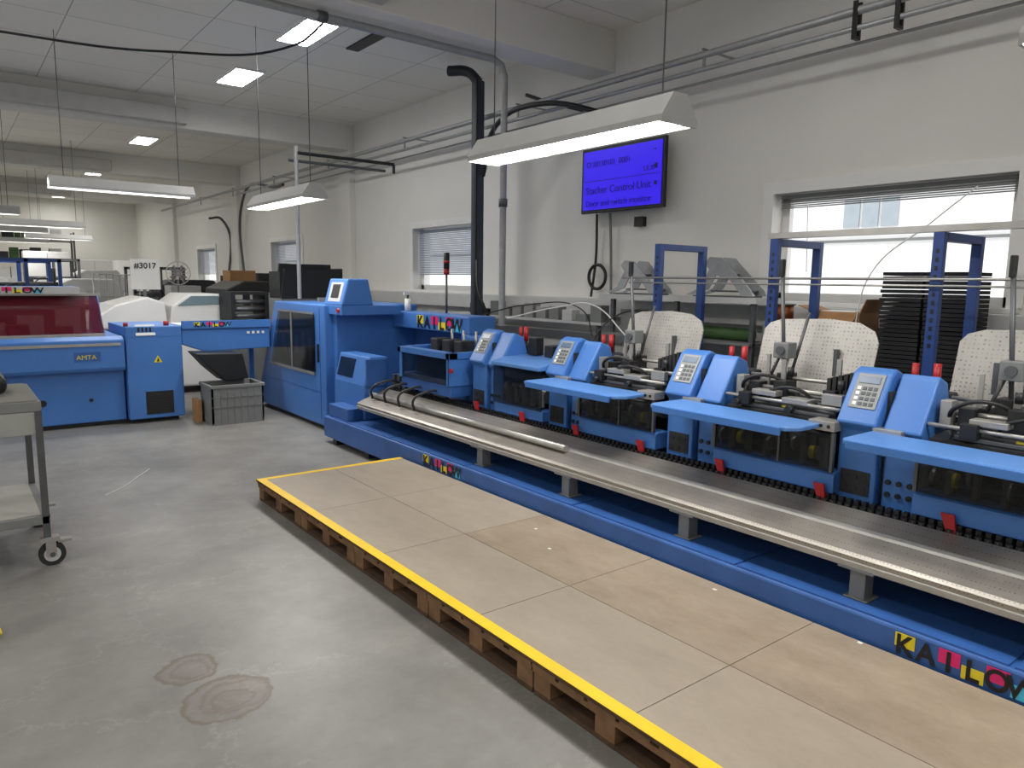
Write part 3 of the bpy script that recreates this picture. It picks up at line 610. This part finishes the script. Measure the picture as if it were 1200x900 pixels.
# cart
g=group('tool_cart')
cx0,cx1,cy0,cy1=-.45,.385,4.75,5.6
boxes('frame_top',[(cx0,cx1,cy0,cy1,.90,.955)],GREYM,g,.004)
box('top_mat',cx0+.02,cx1-.02,cy0+.02,cy1-.02,.955,.962,mat('cart_top',srgb(118,118,112),.6),g)
boxes('drawer',[(cx0+.01,cx1-.004,cy0+.004,cy1-.02,.77,.90)],mat('cart_drawer',srgb(150,152,148),.6),g,.004)
boxes('legs',[(x,x+.035,y,y+.035,.17,.90) for x in (cx0,cx1-.035) for y in (cy0,cy1-.035)],STEELD,g)
box('shelf',cx0,cx1,cy0,cy1,.25,.30,GREYM,g,.004)
box('shelf_mat',cx0+.03,cx1-.04,cy0+.03,cy1-.03,.30,.305,mat('cart_shelf',srgb(165,163,156),.7),g)
for i,(x,y) in enumerate(((cx0+.03,cy0+.02),(cx1-.03,cy0+.02),(cx0+.03,cy1-.03),(cx1-.03,cy1-.03))):
    x+=.03
    cyls('caster_wheel_%d'%i,[((x,y-.018,.068),(x,y+.018,.068),.068)],RUB,g,28)
    cyls('caster_hub_%d'%i,[((x,y-.022,.068),(x,y+.022,.068),.042)],GREYL,g,24)
    cyls('caster_bolt_%d'%i,[((x,y-.032,.068),(x,y+.032,.068),.014)],STEELD,g)
    boxes('caster_fork_%d'%i,[(x-.03,x+.02,y-.03,y-.024,.06,.155),(x-.03,x+.02,y+.024,y+.03,.06,.155),(x-.055,x+.04,y-.035,y+.035,.145,.17)],STEEL,g)
    boxes('caster_brake_%d'%i,[(x+.03,x+.10,y-.025,y+.025,.13,.15)],STEEL,g,.004)
g=group('black_bag'); prism('bag',[(-.0,.963),(-.03,1.03),(.02,1.10),(.21,1.11),(.26,1.04),(.25,.963)],'y',5.1,5.35,BLACK,g,.03)
g=group('yellow_extension_cord')
tube('coil',[(.03+.06*math.cos(a)*(1+.1*math.sin(3*a)),3.92+.09*math.sin(a),.012+.012*(i%3)) for i,a in enumerate([k*.7 for k in range(20)])],.008,YELP,g)
tube('white_thread',[(.86,6.1,.004),(1.0,6.25,.004),(1.15,6.5,.004),(1.3,6.75,.004)],.003,WHITE)

# background clutter
g=group('paper_folding_machine')
box('body',1.65,3.3,11.0,12.2,.1,.95,WHITE,g,.03)
prism('cover_a',[(1.45,.95),(1.5,1.06),(1.8,1.27),(2.2,1.38),(2.42,1.3),(2.45,.95)],'y',10.95,12.1,WHITE,g,.02)
prism('cover_b',[(2.48,.95),(2.52,1.25),(2.75,1.42),(3.2,1.42),(3.35,1.32),(3.4,.95)],'y',11.0,12.1,WHITE,g,.02)
prism('tinted_window',[(2.6,1.26),(2.78,1.39),(3.15,1.39),(3.2,1.28)],'y',10.985,10.999,mat('tint',srgb(120,140,148),.2),g)
boxes('feet',[(1.7,1.8,11.1,11.2,0,.1),(3.1,3.2,11.1,11.2,0,.1),(1.7,1.8,12,12.1,0,.1),(3.1,3.2,12,12.1,0,.1)],BLACK,g)
boxes('dark_trim',[(1.65,3.3,10.99,11.0,.88,.93)],GREYM,g)
g=group('numbered_sign_board'); box('panel',2.25,2.66,12.25,12.28,1.46,1.92,WHITE,g); text('number','#3017',(2.455,12.245,1.78),.12,'-y',INK,g,.002,'CENTER'); box('stand',2.42,2.46,12.28,12.3,0,1.5,GREYM,g)
g=group('black_hopper_bin')
prism('bin',[(3.55,1.39),(3.6,1.78),(4.35,1.78),(4.5,1.39)],'y',9.55,9.6,BLACK,g)
prism('bin_back',[(3.65,1.39),(3.7,1.86),(4.45,1.86),(4.5,1.39)],'y',10.0,10.04,BLACK,g)
boxes('bin_sides',[(3.55,3.6,9.6,10.0,1.39,1.75),(4.4,4.45,9.6,10.0,1.39,1.8)],BLACK,g)
boxes('bin_stand',[(3.55,4.5,9.56,10.04,0,1.389)],GREYM,g)
g=group('pedestal_fan')
tube('cage',[(3.15+.19*math.cos(a),13.2,1.72+.19*math.sin(a)) for a in [i*math.pi/6 for i in range(12)]],.008,GREYL,g,True,True)
for i in range(12):
    a=i*math.pi/6; cyls('spoke_%d'%i,[((3.15,13.2,1.72),(3.15+.19*math.cos(a),13.2,1.72+.19*math.sin(a)),.004)],GREYL,g,6)
for i in range(4):
    a=i*math.pi/2+.4
    prism('blade_%d'%i,[(3.15,1.72),(3.15+.15*math.cos(a),1.72+.15*math.sin(a)),(3.15+.15*math.cos(a+.8),1.72+.15*math.sin(a+.8))],'y',13.21,13.215,GREYM,g)
cyls('post',[((3.15,13.25,0),(3.15,13.25,1.6),.015),((3.15,13.25,0),(3.15,13.25,.03),.2),((3.15,13.2,1.72),(3.15,13.32,1.72),.05)],GREYM,g)
def machine(name,x0,x1,y0,y1,h,m,m2):
    g=group(name)
    box('body',x0,x1,y0,y1,.08,h*.7,m,g,.02)
    prism('hood',[(x0+.05,h*.7),(x0+.08,h*.92),(x0+(x1-x0)*.3,h),(x1-.2,h),(x1-.03,h*.88),(x1-.03,h*.7)],'y',y0+.05,y1-.05,m2,g,.02)
    boxes('feet',[(x0+.05,x0+.15,y0+.05,y0+.15,0,.08),(x1-.15,x1-.05,y0+.05,y0+.15,0,.08),(x0+.05,x0+.15,y1-.15,y1-.05,0,.08),(x1-.15,x1-.05,y1-.15,y1-.05,0,.08)],BLACK,g)
    boxes('panel',[(x0+.1,x0+.35,y0-.01,y0,h*.4,h*.6)],BLACK,g)
    boxes('hood_details',[(x0+.2+.25*k,x0+.32+.25*k,y0+.03,y0+.05,h*.75,h*.88) for k in range(max(1,int((x1-x0)/.3)-1))],GREYL,g)
    cyls('rollers',[((x0+.1,y0+.0,h*.72),(x1-.1,y0+.0,h*.72),.03)],STEEL,g)
g=group('sheet_feeder')
box('body',3.15,3.68,10.4,10.95,.1,1.05,GREYM,g,.01)
boxes('head_frame',[(3.15,3.2,10.4,10.95,1.05,1.42),(3.63,3.68,10.4,10.95,1.05,1.42),(3.15,3.68,10.4,10.95,1.42,1.46)],DARK,g)
cyls('rollers',[((3.2,10.45,1.12+.1*k),(3.63,10.45,1.12+.1*k),.035) for k in range(3)],STEELD,g)
boxes('feet',[(3.2,3.3,10.5,10.6,0,.1),(3.55,3.65,10.5,10.6,0,.1),(3.2,3.3,10.8,10.9,0,.1),(3.55,3.65,10.8,10.9,0,.1)],BLACK,g)
machine('offset_press',3.7,4.9,12.6,14,1.6,GREYM,BLACK)
machine('offset_press',1.5,2.7,15.2,16.6,1.6,WHITE,GREYL)
machine('offset_press',-1.2,.3,13.4,14.8,1.5,GREYL,WHITE)
machine('perforating_machine',3.6,5.0,17,18.1,1.6,WHITE,DARK)
machine('perforating_machine',-.2,1.2,18,19.4,1.6,WHITE,GREYL)
machine('collating_machine',2.4,3.6,20,21.5,1.8,WHITE,GREYL)
machine('collating_machine',-3.5,-1.6,17,19,1.5,WHITE,GREYL)
def binder(name,x0,x1,y0,y1,h,fm):
    g=group(name)
    box('bed',x0,x1,y0,y1,.1,h*.45,GREYM,g,.01)
    boxes('feet',[(x0+.05,x0+.15,y0+.05,y1-.05,0,.1),(x1-.15,x1-.05,y0+.05,y1-.05,0,.1)],BLACK,g)
    boxes('uprights',[(x,x+.05,y,y+.05,h*.45,h) for x in (x0,(x0+x1)/2,x1-.05) for y in (y0,y1-.05)],fm,g)
    boxes('rails',[(x0,x1,y,y+.05,h-.05,h) for y in (y0,y1-.05)]+[(x0,x1,y0,y0+.04,h*.72,h*.72+.04)],fm,g)
    cyls('rollers',[((x0+.05,y0+.1,h*(.5+.1*k)),(x1-.05,y0+.1,h*(.5+.1*k)),.035) for k in range(4)],STEELD,g)
    n=int((x1-x0)/.14)
    for k in range(n):
        a=x0+.06+.13*k; hh=random.uniform(.2,.9)*h*.5
        box('unit_%d'%k,a,a+.10,y0-.04+.1*(k%3),y0+.2+.1*(k%3),h*.45,h*.45+hh,random.choice([DARK,BLACK,STEELD,WHITE,BLUED,GREYL,DARK]),g,.005)
    tube('cable',[(x0+.1,y0-.05,h*.5),(x0+.3,y0-.08,h*.8),(x1-.2,y0-.05,h*.6),(x1-.1,y0,h*.9)],.012,BLACK,g)
binder('saddle_binder',.5,1.45,13.0,14.4,1.9,BLUEF)
binder('sheet_stacker',-.9,.2,11.4,12.6,1.95,STEELD)
binder('inserting_machine',1.3,2.3,17.6,18.8,2.0,STEELD)
binder('bundling_machine',2.95,3.9,15.8,16.7,1.85,STEELD)
def rack(name,x0,x1,y,h,n):
    g=group(name)
    boxes('uprights',[(x,x+.05,yy,yy+.05,0,h) for x in (x0,x1-.05) for yy in (y,y+.6)],STEELD,g)
    boxes('shelves',[(x0,x1,y,y+.65,h*(k+.5)/n,h*(k+.5)/n+.03) for k in range(n)],GREYM,g)
    for k in range(n):
        x=x0+.08
        while x<x1-.35:
            w=random.uniform(.12,.3); hh=random.uniform(.12,h/n*.7)
            box('item_%d_%d'%(k,int(x*100)),x,x+w,y+.05,y+.5,h*(k+.5)/n+.03,h*(k+.5)/n+.03+hh,random.choice([GREYM,WHITE,GREYL,DARK,BLACK,CONCG,WHITE,GREYL]),g)
            x+=w+.04
rack('storage_rack',1.0,3.4,26.8,3.0,5)
rack('storage_rack',-2,.7,24.8,3.0,5)
rack('storage_rack',-5.5,-2.4,25.5,2.8,5)
rack('storage_rack',4.6,5.6,15.2,1.7,3)
rack('storage_rack',-1.0,.8,21.3,1.9,3)
def cabinet(x0,x1,y,h):
    g=group('white_storage_cabinet'); box('body',x0,x1,y,y+.5,.06,h,WHITE,g,.01); xm=(x0+x1)/2
    boxes('door_gap',[(xm-.004,xm+.004,y-.003,y,.1,h-.04)],GREYM,g); boxes('handles',[(xm-.05,xm-.03,y-.02,y,h*.5,h*.6),(xm+.03,xm+.05,y-.02,y,h*.5,h*.6)],STEELD,g); box('plinth',x0+.03,x1-.03,y+.03,y+.47,0,.06,BLACK,g)
cabinet(3.9,4.9,23.2,2.1); cabinet(1.5,2.4,19.9,2.2); cabinet(3.7,4.6,28.5,2.2); cabinet(-.6,.4,16.2,2.0)
box('storage_room_partition',-7.9,.8,28.3,28.4,0,3.2,mat('beige_partition',srgb(196,176,140),.8))
for i,(x,y,z,w,h) in enumerate(((4.25,14.1,0,.5,1.8),(4.75,11.1,0,.5,1.5),(4.4,21,0,.7,1.3),(.9,12.3,0,.5,1.2),(3.3,14.5,0,.55,1.5),(1.2,23,0,.9,1.6))):
    g=group('carton_stack'); n=4
    for k in range(n): box('carton_%d'%k,x+.02*(k%2),x+w,y,y+w*.9,h/n*k,h/n*(k+1)-.005,CARD if i%3==0 and k>2 else GREYL,g,.006)
g=group('wire_cage_trolley')
bars=[]
for k in range(8): bars+=[((2.0+.1*k,14.0,.2),(2.0+.1*k,14.0,1.7),.008)]
for k in range(5): bars+=[((2.0,14.0,.2+.37*k),(2.7,14.0,.2+.37*k),.008),((2.7,14.0,.2+.37*k),(2.7,14.7,.2+.37*k),.008)]
cyls('bars',bars,STEEL,g,8); box('deck',2.0,2.7,14.0,14.7,.17,.2,STEELD,g); cyls('wheels',[((2.1,14.1,.08),(2.14,14.1,.08),.08),((2.6,14.1,.08),(2.64,14.1,.08),.08),((2.1,14.6,.08),(2.14,14.6,.08),.08),((2.6,14.6,.08),(2.64,14.6,.08),.08)],RUB,g)

# ------------------------------------------------------------ world & camera
w=bpy.data.worlds.new('World'); S.world=w; w.use_nodes=True
bg=w.node_tree.nodes['Background']; bg.inputs[0].default_value=(.98,.99,1,1); bg.inputs[1].default_value=1.9

yaw=math.radians(38); p=math.radians(8); roll=.014
fwd=Vector((math.sin(yaw)*math.cos(p),math.cos(yaw)*math.cos(p),-math.sin(p)))
right=Vector((math.cos(yaw),-math.sin(yaw),0)); up=right.cross(fwd)
r2=right*math.cos(roll)+up*math.sin(roll); u2=up*math.cos(roll)-right*math.sin(roll)
M=Matrix((( r2.x,u2.x,-fwd.x,0),(r2.y,u2.y,-fwd.y,0),(r2.z,u2.z,-fwd.z,1.65),(0,0,0,1)))
cam=bpy.data.cameras.new('camera'); cam.sensor_width=36; cam.lens=25.5; cam.clip_start=.05
co=bpy.data.objects.new('camera',cam); COL.objects.link(co); co.matrix_world=M; S.camera=co
